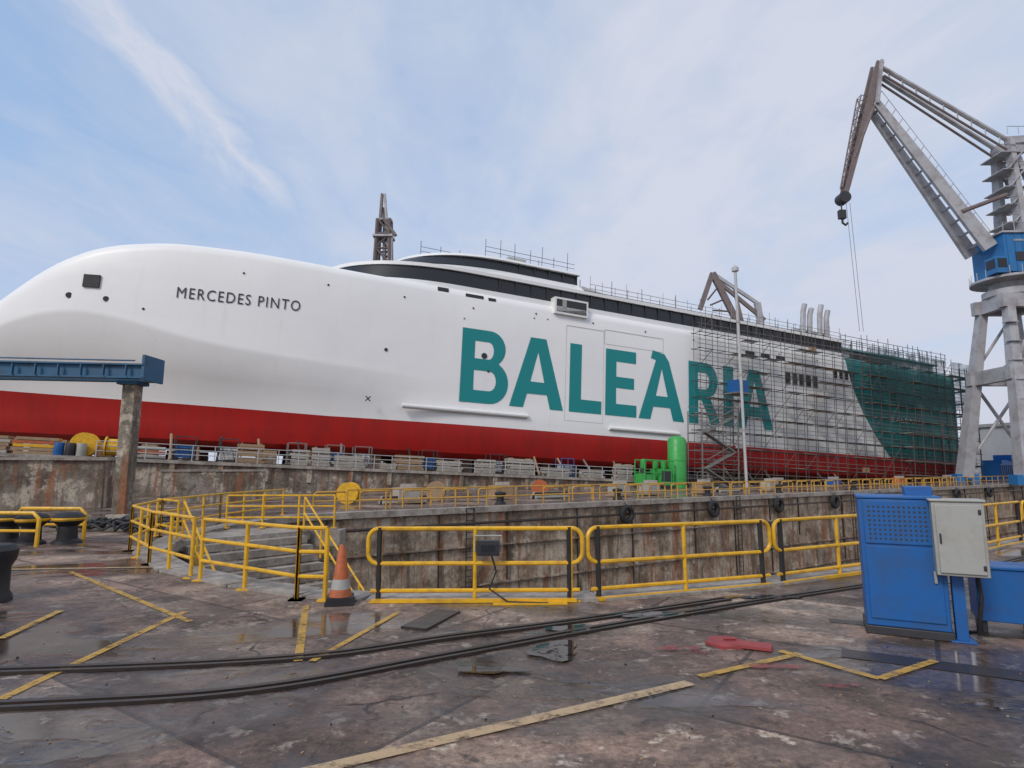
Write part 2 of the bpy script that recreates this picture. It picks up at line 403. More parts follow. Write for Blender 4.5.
tier(g,-13.2,12,8.3,2.35,2.6,22.9,24.1,'glass',1.4)
tier(g,-11.6,12,8.6,2.2,2.4,24.1,24.4,'white')
tier(g,-10.6,11,8.0,3.0,3.2,24.4,24.55,'lime')
for i in range(28):
    u=-2+i*1.85; g.box((u,.66,20.65),(.09,.12,1.5),'charcoal')
for i in range(5): g.box((1+i*1.8,2.38,23.5),(.08,.12,1.2),'charcoal')
g.box((61,14,20.0),(21,25,1.3),'offwhite'); g.box((61,14,20.75),(22,26,.2),'teal')
g.box((57,1.45,20.0),(9,.1,.7),'glass'); 
g.box((67,8,21.4),(5,8,1.3),'charcoal')
g.add([(9.5,5,21.75),(22,5,21.75),(21.5,5,22.3),(10.5,5,24.0),(9.5,23,21.75),(22,23,21.75),(21.5,23,22.3),(10.5,23,24.0)],
      [(0,1,2,3),(4,5,6,7),(0,1,5,4),(1,2,6,5),(2,3,7,6),(3,0,4,7)],'offwhite')
for i in range(6): g.box((11+i*1.6,4.95,22.7-i*.08),(1.2,.12,.5-i*.03),'cranegrey')
for u,h in((43.5,4.6),(44.8,4.2),(46.8,5.0),(48.1,4.4)):
    g.path([(u,1.6,19.6),(u,1.6,21.4+h*.4),(u+.1,1.6,21.4+h*.8),(u+.45,1.6,21.6+h)],.36,'cranegrey',10)
g.box((45.7,4,21.9),(7,4,1.6),'offwhite')
g.tube((-2,12,24.4),(-2,12,27.4),.25,'white',8,.12); g.box((-2,12,27.0),(2.6,.25,.2),'white'); g.tube((-2,12,25.9),(-.4,12,26.8),.08,'white')
for p in((2.6,8,24.5),(-5,9,24.5),(.5,7,24.5)): g.lathe([(.1,0),(.5,.15),(.6,.6),(.42,1.0),(.1,1.15)],p,'white',14)
g.box((1.6,5,25.0),(2.2,1.2,1.1),'offwhite')
g.build('superstructure',ship)
g=MB()
def roofrail(u0,u1,v,w,step,hmin,hmax,k='steel',r=.035,levels=(.5,1.0)):
    u=u0
    while u<=u1:
        g.tube((u,v,w),(u+random.uniform(-.05,.05),v,w+random.uniform(hmin,hmax)),r,k,4); u+=step*random.uniform(.85,1.15)
    for h in levels: g.tube((u0,v,w+h),(u1,v,w+h),r*.8,k,4)
roofrail(-3,8,2.6,24.4,1.7,1.3,2.3,'scaf'); roofrail(-9,8,6.5,24.5,2.0,1.4,2.4,'scaf')
roofrail(9,50,.75,21.75,1.7,1.1,2.2); roofrail(9,50,3.0,21.75,2.4,1.6,2.8,'scaf',.045)
roofrail(50,74,.9,20.8,1.1,1.4,2.6,'scaf',.05,(.6,1.2,1.8)); roofrail(50,74,4,20.8,1.3,1.4,3.1,'scaf',.05,(.6,1.2,2.1))
roofrail(24,50,-.3,19.5,1.4,1.6,3.0,'scaf',.045,(.6,1.3,2.0))
g.build('roof_railing',ship)
g=MB()
def plate(u,w,du,dw,k,off=.03,th=.06): g.box((u,hv(u,w)-off,w),(du,th,dw),k)
def rotplate(u,w,du,dw,k,th=.08):
    dv=hv(u+.5,w)-hv(u-.5,w); g.box((u,hv(u,w)-.03,w),(du,th,dw),k,rz=math.atan(dv))
def disc(u,w,r,k='charcoal'):
    v=hv(u,w); g.tube((u,v+.1,w),(u,v-.06,w),r,k,16)
rotplate(-37.2,15.6,1.25,1.05,'black',.26)
for u,w,r in((-38.7,14.3,.24),(-36.0,14.2,.22),(-13.4,12.3,.16),(-33.2,13.6,.1),(-3.6,12.9,.3),(-3.1,11.4,.12)): disc(u,w,r)
for sgn in(-1,1): 
    g.box((-14.7,-.03,7.6),(.6,.04,.1),'charcoal',ry=sgn*R(45))
for u0,u1,w in((-11.6,1.4,7.25),(11.2,20.7,6.75)):
    g.tube((u0,-.12,w),(u1,-.12,w),.2,'white',10); g.box(((u0+u1)/2,-.1,w-.2),(u1-u0-.3,.16,.1),'cabgrey')
def door(u0,u1,w0,w1,t=.07):
    for u in(u0,u1): g.box((u,-.008,(w0+w1)/2),(t,.02,w1-w0),'seam')
    for w in(w0,w1): g.box(((u0+u1)/2,-.008,w),(u1-u0,.018,t),'seam')
door(5.7,10.4,7.2,17.4,.05); door(10.5,18.5,16.0,17.6,.05)
for u,w,du,dw in((-8.2,19.0,1.1,.4),(-4.9,18.85,1.9,.32),(-3.0,18.8,.8,.3)): plate(u,w,du,dw,'charcoal',.0,.14)
g.box((6.1,.3,20.15),(4.1,1.2,.2),'white'); g.box((6.1,.3,18.55),(4.1,1.2,.2),'white')
for e in(4.15,8.05): g.box((e,.3,19.35),(.2,1.2,1.4),'white')
g.box((6.1,.05,19.35),(3.7,.7,1.4),'charcoal'); g.box((6.1,-.26,18.95),(3.7,.08,.6),'white'); g.box((5.2,-.3,19.6),(.5,.06,.9),'cabgrey')
for i in range(5): plate(38.4+i*1.25,15.1,1.0,1.7,'cabgrey',.0); plate(38.4+i*1.25,15.1,.8,1.5,'glass',.03)
for i in range(4): plate(47.4+i*1.1,16.6,.65,1.1,'glass',.03)
for i in range(3): plate(32+i*2.6,17.6,1.5,.5,'charcoal',.0)
for u in range(-26,70,7): disc(u+.0,18.1 if u>0 else 17.6,.09)
for u,w in((-5.9,16.4),(1.8,17.6),(3.4,17.7)): disc(u,w,.07)
g.build('hull_fittings',ship)

def fill2d(name,loops,mapf,k,parent):
    cu=bpy.data.curves.new(name,'CURVE'); cu.dimensions='2D'; cu.fill_mode='BOTH'
    for lp in loops:
        sp=cu.splines.new('POLY'); sp.points.add(len(lp)-1); sp.use_cyclic_u=True
        for i,(x,y) in enumerate(lp): sp.points[i].co=(x,y,0,1)
    ob=bpy.data.objects.new(name,cu); scene.collection.objects.link(ob)
    dg=bpy.context.evaluated_depsgraph_get(); me=bpy.data.meshes.new_from_object(ob.evaluated_get(dg))
    bpy.data.objects.remove(ob)
    for v_ in me.vertices: v_.co=mapf(v_.co.x,v_.co.y)
    me.materials.clear(); me.materials.append(M[k])
    o=bpy.data.objects.new(name,me); scene.collection.objects.link(o); o.parent=parent; return o
def arc(cx,cy,rx,ry,a0,a1,n=12): return [(cx+rx*math.cos(R(a0+(a1-a0)*i/n)),cy+ry*math.sin(R(a0+(a1-a0)*i/n))) for i in range(n+1)]
LA=[[(0,0),(.25,0),(.315,.2),(.685,.2),(.75,0),(1,0),(.645,1),(.355,1)],[(.37,.37),(.63,.37),(.5,.80)]]
LAa=[[(0,0),(.25,0),(.315,.2),(.685,.2),(.75,0),(1,0),(.66,.93),(.56,1.04),(.30,1.08),(.26,.95),(.37,.93)],[(.37,.37),(.63,.37),(.5,.80)]]
LB=[[(0,0)]+arc(.62,.29,.38,.29,-90,62)+arc(.58,.755,.34,.245,-52,90)+[(0,1)],
    [(.27,.17)]+arc(.6,.305,.14,.135,-90,90,8)+[(.27,.44)], [(.27,.6)]+arc(.56,.72,.11,.12,-90,90,8)+[(.27,.84)]]
LL=[[(0,0),(1,0),(1,.19),(.36,.19),(.36,1),(0,1)]]
LE=[[(0,0),(1,0),(1,.18),(.34,.18),(.34,.42),(.92,.42),(.92,.59),(.34,.59),(.34,.82),(.98,.82),(.98,1),(0,1)]]
LR=[[(0,0),(.3,0),(.3,.38),(.42,.38),(.72,0),(1.06,0),(.68,.45)]+arc(.56,.71,.4,.29,-50,90)+[(0,1)],[(.3,.56)]+arc(.54,.695,.14,.135,-90,90,8)+[(.3,.83)]]
LI=[[(0,0),(1,0),(1,1),(0,1)]]
for nm,L_,u0,u1 in(('letter_b',LB,-6.0,-.9),('letter_a',LA,-.7,5.5),('letter_l',LL,6.2,10.2),('letter_e',LE,10.7,14.8),('letter_a2',LAa,15.1,21.5),('letter_r',LR,22.2,26.8),('letter_i',LI,27.5,29.1),('letter_a3',LA,29.5,35.6)):
    fill2d(nm,L_,lambda x,y,u0=u0,u1=u1:(u0+(u1-u0)*x,-.025,8.15+7.35*y),'teal',ship)
def text(body,u0,u1,w0,h,k,off=0.0,name='name_text'):
    cu=bpy.data.curves.new(name,'FONT'); cu.body=body; cu.offset=off; cu.resolution_u=3; cu.space_character=1.18
    ob=bpy.data.objects.new(name,cu); scene.collection.objects.link(ob)
    dg=bpy.context.evaluated_depsgraph_get(); me=bpy.data.meshes.new_from_object(ob.evaluated_get(dg)); bpy.data.objects.remove(ob)
    xs=[v_.co.x for v_ in me.vertices]; ys=[v_.co.y for v_ in me.vertices]; x0,x1,y0,y1=min(xs),max(xs),min(ys),max(ys)
    for v_ in me.vertices:
        u=u0+(u1-u0)*(v_.co.x-x0)/(x1-x0); w=w0+h*(v_.co.y-y0)/(y1-y0); v_.co=(u,hv(u,w)-.06,w)
    me.materials.clear(); me.materials.append(M[k]); o=bpy.data.objects.new(name,me); scene.collection.objects.link(o); o.parent=ship
text('MERCEDES PINTO',-30.9,-21.2,14.8,.95,'charcoal',0)
text('BALEARIA',58.5,66.0,11.0,.7,'whiteband',.01,'stern_text')

# ---------------------------------------------------------------- scaffolding
g=MB(); random.seed(21)
lv=[1.6+1.9*i for i in range(10)]
us_=[22.5+1.85*i for i in range(30)]
for i,u in enumerate(us_):
    top=19.4+random.uniform(0,2.2)
    for v in(-.55,-1.7): g.tube((u+random.uniform(-.1,.1),v,1.3),(u+random.uniform(-.1,.1),v,top),.045,'scaf',4)
    for w in lv: g.tube((u,-.3,w),(u,-1.8,w),.035,'scaf',4)
for w in lv:
    for v in(-.55,-1.7): g.tube((us_[0]-.4,v,w),(us_[-1]+.5,v,w),.042,'scaf',4)
    for hh in(.5,1.0): g.tube((us_[0]-.4,-1.75,w+hh),(us_[-1]+.5,-1.75,w+hh),.032,'steel',4)
    for i in range(29):
        if random.random()<(.35 if us_[i]<38 else .65): g.box((us_[i]+.92,-1.12,w+.07),(1.8,.95,.05),random.choice(['timber2','steel','timber2','timber']))
        if random.random()<.22: g.tube((us_[i],-1.72,w),(us_[i+1],-1.72,w+1.9),.04,'scaf',4)
        if random.random()<.03: g.box((us_[i]+.92,-1.0,w+.45),(.8,.5,.6),random.choice(['blue','offwhite','timber']))
for j in range(14):
    v=-.5+j*2.1
    for u in(74.7,76): g.tube((u,v,-.5),(u,v,20.5),.06,'scaf',4)
for w in lv:
    for u in(74.7,76): g.tube((u,-1.7,w),(u,27,w),.05,'scaf',4)
    g.box((75.4,12,w+.07),(1.0,26,.05),'timber2')
for i in range(8):
    u=58+i*2.2
    g.tube((u,-3.2,1.0),(u,-3.2,random.uniform(9,14)),.055,'scaf',4)
for w in lv[:5]: g.tube((58,-3.2,w),(73.4,-3.2,w),.05,'scaf',4); g.box((65.5,-2.5,w+.07),(15,1.0,.05),'timber2')
g.build('scaffolding',ship,False)
# debris netting hung on the aft bays
g=MB(); vs=[]; nu=24
for i in range(nu+1):
    u=52+i*23.5/nu
    for j in range(5):
        w=13.5+random.uniform(-.2,.2)*(j==0)+j*1.8; vs.append((u,-1.86-.12*math.sin(i*1.7+j),w))
g.add(vs,[(i*5+j,(i+1)*5+j,(i+1)*5+j+1,i*5+j+1) for i in range(nu) for j in range(4) if random.random()<.8],'net')
g.build('debris_netting',ship)
g=MB()
for u in(19.3,24.3):
    for v in(-3.2,-5.4): g.tube((u,v,.8),(u,v,9.0),.07,'steel',5)
for i in range(5):
    w=.9+i*1.9
    for v in(-3.2,-5.4): g.tube((19.3,v,w),(24.3,v,w),.05,'steel',4); g.tube((19.3,v,w+1),(24.3,v,w+1),.04,'steel',4)
    for u in(19.3,24.3): g.tube((u,-3.2,w),(u,-5.4,w),.05,'steel',4)
    if i<4:
        a,b_=((19.8,-5.2,w),(23.8,-5.2,w+1.9)) if i%2 else ((23.8,-5.2,w),(19.8,-5.2,w+1.9))
        g.beam(a,b_,.7,.12,'steel'); g.tube((a[0],a[1]-.3,a[2]+.9),(b_[0],b_[1]-.3,b_[2]+.9),.04,'steel',4)
g.build('scaffold_stair_tower',sl,False)
g=MB(); g.box((26.2,-3.6,12.3),(1.6,1.6,1.4),'blue'); g.box((26.2,-3.6,11.5),(2.2,2,.15),'steel')
for e in(-.8,.8): g.tube((26.2+e,-3.6,.8),(26.2+e,-3.6,11.5),.07,'scaf',5)
for i in range(5): g.tube((25.4,-3.6,1.5+2*i),(27,-3.6,3.5+2*i),.04,'scaf',4)
g.build('work_platform',sl,False)
g=MB()
p=S(24.9,-5.9,0); g.tube((p.x,p.y,-.1),(p.x,p.y,24.0),.16,'offwhite',12); g.lathe([(.38,0),(.38,.4),(.1,.7)],(p.x,p.y,23.9),'offwhite',12)
for z in(6,12,18): g.lathe([(.22,0),(.22,.25)],(p.x,p.y,z),'cabgrey',12)
g.build('exhaust_stack')

# ---------------------------------------------------------------- green tank, compressor, clutter on slip
g=MB()
g.lathe([(.7,-.4),(.85,-.3),(.95,.1),(.95,4.9),(.75,5.2),(.2,5.4)],(16.1,-5.2,.6),'green',20)
for w in(1.6,3.4): g.lathe([(.98,0),(.98,.10)],(16.1,-5.2,w),'green',20)
for e in range(8): g.tube((17.1,-5.6,.4+e*.6),(17.1,-4.9,.4+e*.6),.03,'charcoal',4)
for e in(-5.6,-4.9): g.tube((17.12,e,.0),(17.12,e,5.2),.03,'charcoal',4)
g.build('green_tank',sl)
g=MB(); zb=.75
g.box((13.1,-5.3,zb),(3.8,1.8,.2),'charcoal'); g.box((14.0,-5.3,zb+.95),(1.5,1.6,1.6),'green'); g.box((12.1,-5.3,zb+.65),(1.4,1.4,1.1),'green')
g.tube((11.7,-5.3,1.8),(11.7,-5.3,3.2),.14,'charcoal',8); g.box((14.0,-6.12,1.8),(1.1,.05,1.0),'charcoal')
for du in(-1.7,-.6,.6,1.8): 
    for dv in(-.8,.8): g.tube((13.1+du,-5.3+dv,.6),(13.1+du,-5.3+dv,3.3),.06,'green',5)
for dv in(-.8,.8): g.tube((11.4,-5.3+dv,3.3),(14.9,-5.3+dv,3.3),.06,'green',5); g.tube((11.4,-5.3+dv,2.1),(14.9,-5.3+dv,2.1),.05,'green',5)
for u in(11.8,13.3,14.3): g.lathe([(.25,0),(.3,.1),(.3,.8),(.1,.95)],(u,-5.3,2.45),'green',12)
g.build('green_compressor',sl)
random.seed(11)
u=-24
while u<12:
    L=random.uniform(1.3,2.8); tb=MB(); hN=random.randint(2,6); z=1.34
    k=random.choice(['timber2','timber','timber2'])
    for i in range(hN):
        for j in range(4): tb.box((u+random.uniform(-.12,.12),-3.1+j*.3,z+.11),(L*random.uniform(.9,1.05),.24,.2),k)
        z+=.22
        if i%2: 
            for e in(-.35,.35): tb.box((u+e*L,-2.65,z+.04),(.1,1.1,.08),'timber'); 
            z+=.08
    tb.build('timber_stack',sl,False); u+=L+random.uniform(.2,1.8)
for u,k,k2 in((-28.6,'blue','charcoal'),(-25.6,'whiteband','charcoal'),(-20.6,'charcoal','steel'),(-9.5,'blue','charcoal'),(-15.3,'whiteband','steel'),(4.5,'cabgrey','blue'),(-17.6,'blue','steel'),(-3,'offwhite','charcoal')):
    tb=MB(); tb.box((u,-2.4,1.46),(1.5,1.2,.12),k2); tb.box((u,-2.4,2.0),(1.2,.9,.9),k); tb.box((u,-2.4,2.5),(1.3,1.0,.1),k2)
    for e in(-.7,.7):
        for f_ in(-3,-1.85): tb.tube((u+e,f_,1.4),(u+e,f_,3.1),.04,k2,5)
    for hh in(2.2,3.1): tb.tube((u-.7,-3,hh),(u+.7,-3,hh),.04,k2,5)
    tb.path([(u-.5,-3.05,2.6),(u-.2,-3.1,1.6),(u+.2,-3.1,2.4),(u+.5,-3.1,1.5)],.04,'black',5)
    tb.build('tool_cage',sl,False)
tb=MB(); tb.lathe([(.85,0),(.85,.1),(.45,.1),(.6,.15),(.6,.95),(.45,1.0),(.85,1.0),(.85,1.1)],(-34.9,-3.2,2.15),'yellow',22,'Y'); tb.build('cable_reel',sl)
tb=MB(); tb.lathe([(.75,0),(.75,.1),(.35,.1),(.6,.15),(.6,.95),(.35,1.0),(.75,1.0),(.75,1.1)],(-33.6,-3.2,2.05),'yellow',22,'X'); tb.build('cable_reel',sl)
tb=MB(); 
for i in range(3): tb.tube((-32+i*.2,-3.3,1.5+i*.3),(-29.8,-3.3,1.5+i*.3),.14,'orange' if i==1 else 'cabgrey',8)
tb.build('pipe_bundle',sl)
for u in(-43.0,-40.3,-37.6):
    tb=MB()
    for i in range(5):
        for j in range(4): tb.box((u+random.uniform(-.15,.15),-3.3+j*.3,1.42+i*.24),(2.4,.26,.2),random.choice(['timber','orange','timber','yellow','timber2']))
    tb.build('timber_stack',sl,False)
tb=MB()
for i in range(3): tb.lathe([(.3,0),(.31,.03),(.3,.3),(.31,.33),(.3,.6),(.31,.87),(.3,.9)],(-36.2+i*.65,-3.6,1.3),['blue','charcoal','cabgrey'][i],14)
tb.build('oil_drums',sl)

g=MB()
g.box((-27.5,31.5,1.2),(12,5,2.4),'wall2',rz=R(20)); g.box((-27.5,31.5,2.46),(12.3,5.3,.14),'cope',rz=R(20))
g.build('concrete_wall',smooth=False)
g=MB(); g.box((-17.6,36,.9),(5.5,.5,1.8),'wall2',rz=R(24)); g.box((-17.6,36,1.85),(5.6,.6,.12),'cope',rz=R(24)); g.build('concrete_wall',smooth=False)

# ---------------------------------------------------------------- far quay railing and trims
g=MB()
t=-15
a=W0+Nd*.8
while t<100:
    p=a+Wd*t; g.tube(p,p+Vector((0,0,1.0)),.04,'oldyellow',6); t+=1.9
for h in(.5,1.0): g.tube(a+Wd*-15+Vector((0,0,h)),a+Wd*100+Vector((0,0,h)),.035,'oldyellow',6)
g.build('quay_railing')
g=MB(); a=W0+Nd*2.6
t=-16
while t<60:
    p=a+Wd*t
    if random.random()<.75:
        g.path([p,p+Vector((0,0,.75)),p+Vector((0,0,.85))+Wd*.12,p+Vector((0,0,.85))+Wd*1.5,p+Vector((0,0,.75))+Wd*1.62,p+Wd*1.62],.05,'oldyellow',6)
        g.tube(p+Vector((0,0,.42)),p+Wd*1.62+Vector((0,0,.42)),.04,'oldyellow',6)
    t+=2.3
g.build('quay_barrier')
for t in(-6,3,12,21,33,46,60):
    g=MB(); p=W0+Nd*1.6+Wd*t
    g.lathe([(.35,0),(.28,.1),(.2,.2),(.2,.45),(.32,.55),(.32,.65),(.1,.72)],p,'black',16); g.build('mooring_bollard')
random.seed(44)
for t in(-10,-3,6,9.5,15,24,28,38,52,66):
    g=MB(); p=W0+Nd*random.uniform(4,7)+Wd*t; k=random.choice(['timber','cabgrey','charcoal','blue','timber2','orange'])
    g.box(p+Vector((0,0,.12)),(1.6,1.1,.14),'timber',rz=R(35)); g.box(p+Vector((0,0,.55)),(1.3,.9,.7),k,rz=R(35)); g.box(p+Vector((.1,0,1.0)),(.8,.6,.2),'timber2',rz=R(20))
    g.build('pallet_load',smooth=False)
for t,k in((-13,'yellow'),(-7.5,'timber'),(0.5,'orange')):
    g=MB(); p=W0+Nd*6.5+Wd*t; g.lathe([(.6,0),(.6,.08),(.3,.1),(.45,.14),(.45,.7),(.3,.74),(.6,.76),(.6,.84)],p+Vector((0,0,.6)),k,18,'Y'); g.build('cable_reel')
for t in(-11.5,-1,18):
    g=MB(); p=W0+Nd*5+Wd*t
    for i in range(5): g.tube(p+Nd*(.26*(i%3))+Vector((0,0,.12+.22*(i//3))),p+Wd*2.6+Nd*(.26*(i%3))+Vector((0,0,.12+.22*(i//3))),.12,'rail' if i%2 else 'cabgrey',8)
    g.build('pipe_bundle')

# ---------------------------------------------------------------- yellow safety fence (near)
def fence_panel(a,b,name='safety_fence_panel',black=True):
    a,b=Vector((*a,0)),Vector((*b,0)); d=(b-a); L=d.length; d.normalize(); g=MB(); Z=lambda z:Vector((0,0,z))
    x0,x1=.06,L-.04; r=.16; hi,lo=1.08,.56
    tl=random.uniform(-.02,.02); nrm=Vector((-d.y,d.x,0))
    P=lambda x,z: a+d*x+Z(z)+nrm*tl*z
    pts=[]
    for cx,cz,a0 in((x1-r,hi-r,90),(x1-r,lo+r,0),(x0+r,lo+r,-90),(x0+r,hi-r,-180)):
        for i in range(7):
            t=R(a0-90*i/6); pts.append(P(cx+r*math.cos(t),cz+r*math.sin(t)))
    g.path(pts,.034,'yellow',8,True)
    g.tube(P(x0+.05,.16),P(x1-.05,.16),.032,'yellow',8)
    for x in(x0+r+.02,L*.5,x1-r-.02):
        g.tube(P(x,.0),P(x,hi),.032,'yellow',8)
        g.box(P(x,.012),(.26,.2,.02),'yellow',rz=math.atan2(d.y,d.x))
    if black: g.tube(P(x0+.17,.02),P(x0+.17,1.10),.042,'black',8); g.tube(P(x1-.2,.02),P(x1-.2,1.10),.042,'black',8)
    g.beam(P(.15,.03)+nrm*-.09,P(L-.15,.03)+nrm*-.09,.07,.05,'yellow')
    g.build(name)
FP=[(-2.25,9.42),(1.12,9.50),(4.55,10.78),(7.75,12.5),(10.85,14.65),(14.05,16.9)]
for i in range(12): FP.append((14.05+.823*3.8*(i+1),16.9+.568*3.8*(i+1)))
for a,b_ in zip(FP,FP[1:]): fence_panel(a,b_)
def rail_run(pts,name,levels=(.35,.72,1.08),step=1.3):
    g=MB()
    for a,b_ in zip(pts,pts[1:]):
        a,b_=Vector((*a,0)),Vector((*b_,0)); n_=max(1,round((b_-a).length/step))
        for i in range(n_+1):
            p=a.lerp(b_,i/n_); g.tube(p,p+Vector((0,0,1.08)),.036,'yellow',8); g.box(p+Vector((0,0,.01)),(.2,.2,.02),'yellow')
        for h in levels: g.tube(a+Vector((0,0,h)),b_+Vector((0,0,h)),.032,'yellow',8)
    g.build(name)
rail_run([(-2.85,9.5),(-3.3,9.55),(-5.6,11.15)],'stair_gate_fence')
rail_run([(-5.9,11.4),(-7.6,12.95),(-9.3,15.0),(-10.3,18),(-10.5,22),(-9.9,26.4)],'dock_end_fence')
g=MB()
dn=Vector((.75,-.66,0)).normalized(); sd=Vector((dn.y,-dn.x,0)); ang=math.atan2(dn.y,dn.x); top=Vector((-8.0,18.6,0))
g.box(top-dn*.9+Vector((0,0,-.16)),(1.8,4.2,.28),'cope',rz=ang)
for i in range(16):
    c=top+dn*(.17+.34*i)+Vector((0,0,-.14-.24*(i+.5))); g.box(c,(.34,3.6,.20),'cope',rz=ang); g.box(c-Vector((0,0,.9)),(.335,3.55,1.58),'wall2',rz=ang)
g.build('dock_steps',smooth=False)
def slope_rail(p,q,name):
    g=MB(); p,q=Vector(p),Vector(q)
    for i in range(6): a=p.lerp(q,i/5); g.tube(a,a+Vector((0,0,1.05)),.034,'yellow',6)
    for h in(.55,1.05): g.tube(p+Vector((0,0,h)),q+Vector((0,0,h)),.032,'yellow',6)
    g.build(name)
for s_ in(-1.85,1.85): slope_rail(top+sd*s_,top+sd*s_+dn*5.3+Vector((0,0,-3.9)),'stair_handrail')
rail_run([tuple((top+sd*2.0-dn*1.6).to_2d()),tuple((top+sd*2.0).to_2d())],'dock_inner_fence')
rail_run([(-9.6,20.6),(-6.0,20.7)],'dock_inner_fence')
g=MB(); g.box((-7.8,20.7,-.3),(4.2,.7,.5),'cope'); g.build('dock_beam',smooth=False)
g=MB(); c=Vector((-.36,9.36,.80)); g.box(c,(.34,.16,.22),'charcoal'); g.box(c+Vector((0,-.085,0)),(.28,.02,.16),'charcoal'); g.box(c+Vector((0,-.097,0)),(.22,.006,.11),'glass'); g.path([c+Vector((-.2,.02,-.06)),c+Vector((-.2,0,.18)),c+Vector((.2,0,.18)),c+Vector((.2,.02,-.06))],.014,'cabgrey')
g.path([c+Vector((.05,0,-.11)),c+Vector((.12,.02,-.35)),c+Vector((.02,0,-.6)),c+Vector((.3,-.08,-.77)),c+Vector((.9,-.12,-.78))],.014,'black')
g.build('floodlight')
g=MB(); c=(-2.56,9.30,0)
g.box((c[0],c[1],.025),(.42,.42,.05),'black',rz=R(12)); g.box((c[0],c[1],.08),(.38,.38,.07),'black',rz=R(12)); g.lathe([(.17,.11),(.145,.22)],c,'orange',20); g.lathe([(.145,.22),(.115,.36)],c,'cabgrey',20); g.lathe([(.115,.36),(.05,.82),(.03,.86)],c,'orange',20)
g.build('traffic_cone')

# ---------------------------------------------------------------- blue electrical cabinet
cab=empty('electrical_cabinet',(4.36,7.70,0),(0,0,math.atan2(-.43,.83)))
g=MB(); w=.86
g.box((w/2,.32,.05),(w+.04,.68,.1),'charcoal'); g.box((w/2,.32,.86),(w,.64,1.52),'blue'); g.box((w/2,.32,1.64),(w+.03,.67,.04),'blue')
g.build('housing',cab,True,.012)
g=MB(); g.box((w/2,-.012,.62),(w-.1,.02,.86),'blue'); g.box((w/2,-.012,1.34),(w-.1,.02,.52),'blue')
g.box((w-.12,-.035,.72),(.03,.03,.14),'cabgrey'); g.build('door_panels',cab,True,.005)
g=MB()
for i in range(13):
    for j in range(8):
        x=.11+i*.053; z=1.14+j*.055; g.tube((x,-.02,z),(x,-.026,z),.014,'charcoal',6)
g.build('vent_holes',cab,False)
g=MB(); bx=w+.13; g.box((bx,-.02,1.19),(.50,.34,.84),'cabgrey'); g.box((bx,-.205,1.19),(.44,.02,.78),'cabgrey'); g.box((bx-.19,-.225,1.19),(.02,.02,.12),'charcoal')
g.box((bx,-.02,1.625),(.54,.38,.03),'cabgrey'); 
for e in(.88,1.5): g.box((bx+.2,-.22,e),(.03,.02,.06),'charcoal')
g.build('switch_box',cab,True,.01)
g=MB(); g.box((w+.1,.1,.40),(.12,.12,.78),'blue'); g.box((w+.1,.1,.01),(.25,.25,.02),'blue')
g.path([(w+.3,.1,.8),(w+.32,.1,.5),(w+.28,.2,.1),(w+.2,.5,.02)],.025,'black'); g.build('post',cab,True,.005)
g=MB(); g.box((w+.66,.85,.46),(.6,.5,.62),'blue'); g.box((w+.66,.85,.79),(.65,.55,.04),'blue')
for dx in(.42,.9): g.box((w+dx,.85,.08),(.06,.4,.16),'charcoal')
g.build('lower_box',cab,True,.01)
g=MB(); g.box((w*.8,.5,1.71),(.3,.25,.12),'blue'); g.build('cable_entry',cab,True,.01)

# ---------------------------------------------------------------- left: gantry beam on post, bollards
gt=empty('overhead_beam_frame',(-14.6,22.9,0))
g=MB(); g.box((0,0,2.65),(.5,.5,5.3),'post'); g.box((0,0,.15),(.75,.75,.3),'cope'); g.box((0,0,5.22),(.8,.8,.14),'beamblue'); g.build('post',gt,False,.03)
g=MB()
def ibeam(g,p,q,h,k):
    p,q=Vector(p),Vector(q); g.beam(p,q,.08,h,k)
    for s_ in(-1,1): g.beam(p+Vector((0,0,s_*h/2)),q+Vector((0,0,s_*h/2)),.36,.06,k)
for y in(-.55,.45): ibeam(g,(.75,y,5.6),(-13,y-1.0,5.75),.5,'beamblue')
for i in range(18): g.beam((.2-i*.8,-.80-i*.058,5.42),(.2-i*.8,-.80-i*.058,5.82),.04,.1,'beamblue')
g.box((.75,-.05,5.75),(.1,1.3,.95),'beamblue'); 
g.tube((.5,-.8,5.98),(-12,-1.7,6.12),.03,'beamblue',5)
g.build('crane_beam',gt,False)
g=MB(); g.box((-12,-1,2.65),(.5,.5,5.3),'post'); g.build('post_far',gt,False)
for i,(x,y) in enumerate(((-13.6,16.6),(-12.75,16.3),(-12.0,16.6))):
    g=MB(); g.lathe([(.36,0),(.34,.06),(.24,.12),(.22,.45),(.36,.58),(.38,.7),(.3,.78),(.08,.82)],(x,y,0),'black',20); g.lathe([(.37,.60),(.392,.64),(.385,.68)],(x,y,0),'yellow',20); g.build('mooring_bollard')
for yy in(15.9,17.6):
    g=MB()
    g.path([(-14.2,yy,0),(-14.2,yy,.7),(-14.1,yy,.85),(-12.3,yy-.15,.85),(-12.15,yy-.15,.7),(-12.15,yy-.15,0)],.05,'yellow'); g.tube((-14.2,yy,.4),(-12.15,yy-.15,.4),.04,'yellow',8); g.build('bollard_guard_rail')
g=MB(); g.lathe([(.34,0),(.33,.08),(.29,.14),(.28,.5),(.34,.62),(.36,.76),(.28,.84),(.08,.86)],(-7.95,9.4,0),'black',24); g.build('mooring_bollard')
g=MB(); random.seed(3)
for k_ in range(16):
    c=Vector((-13.2+random.uniform(-1.6,1.8),19.5+random.uniform(-1.2,1.0),.08)); r=random.uniform(.3,.7)
    g.path([c+Vector((r*math.cos(t),r*.8*math.sin(t),random.uniform(0,.3))) for t in[2*math.pi*j/14 for j in range(14)]],.045,'black',6,True)
g.build('cable_heap')

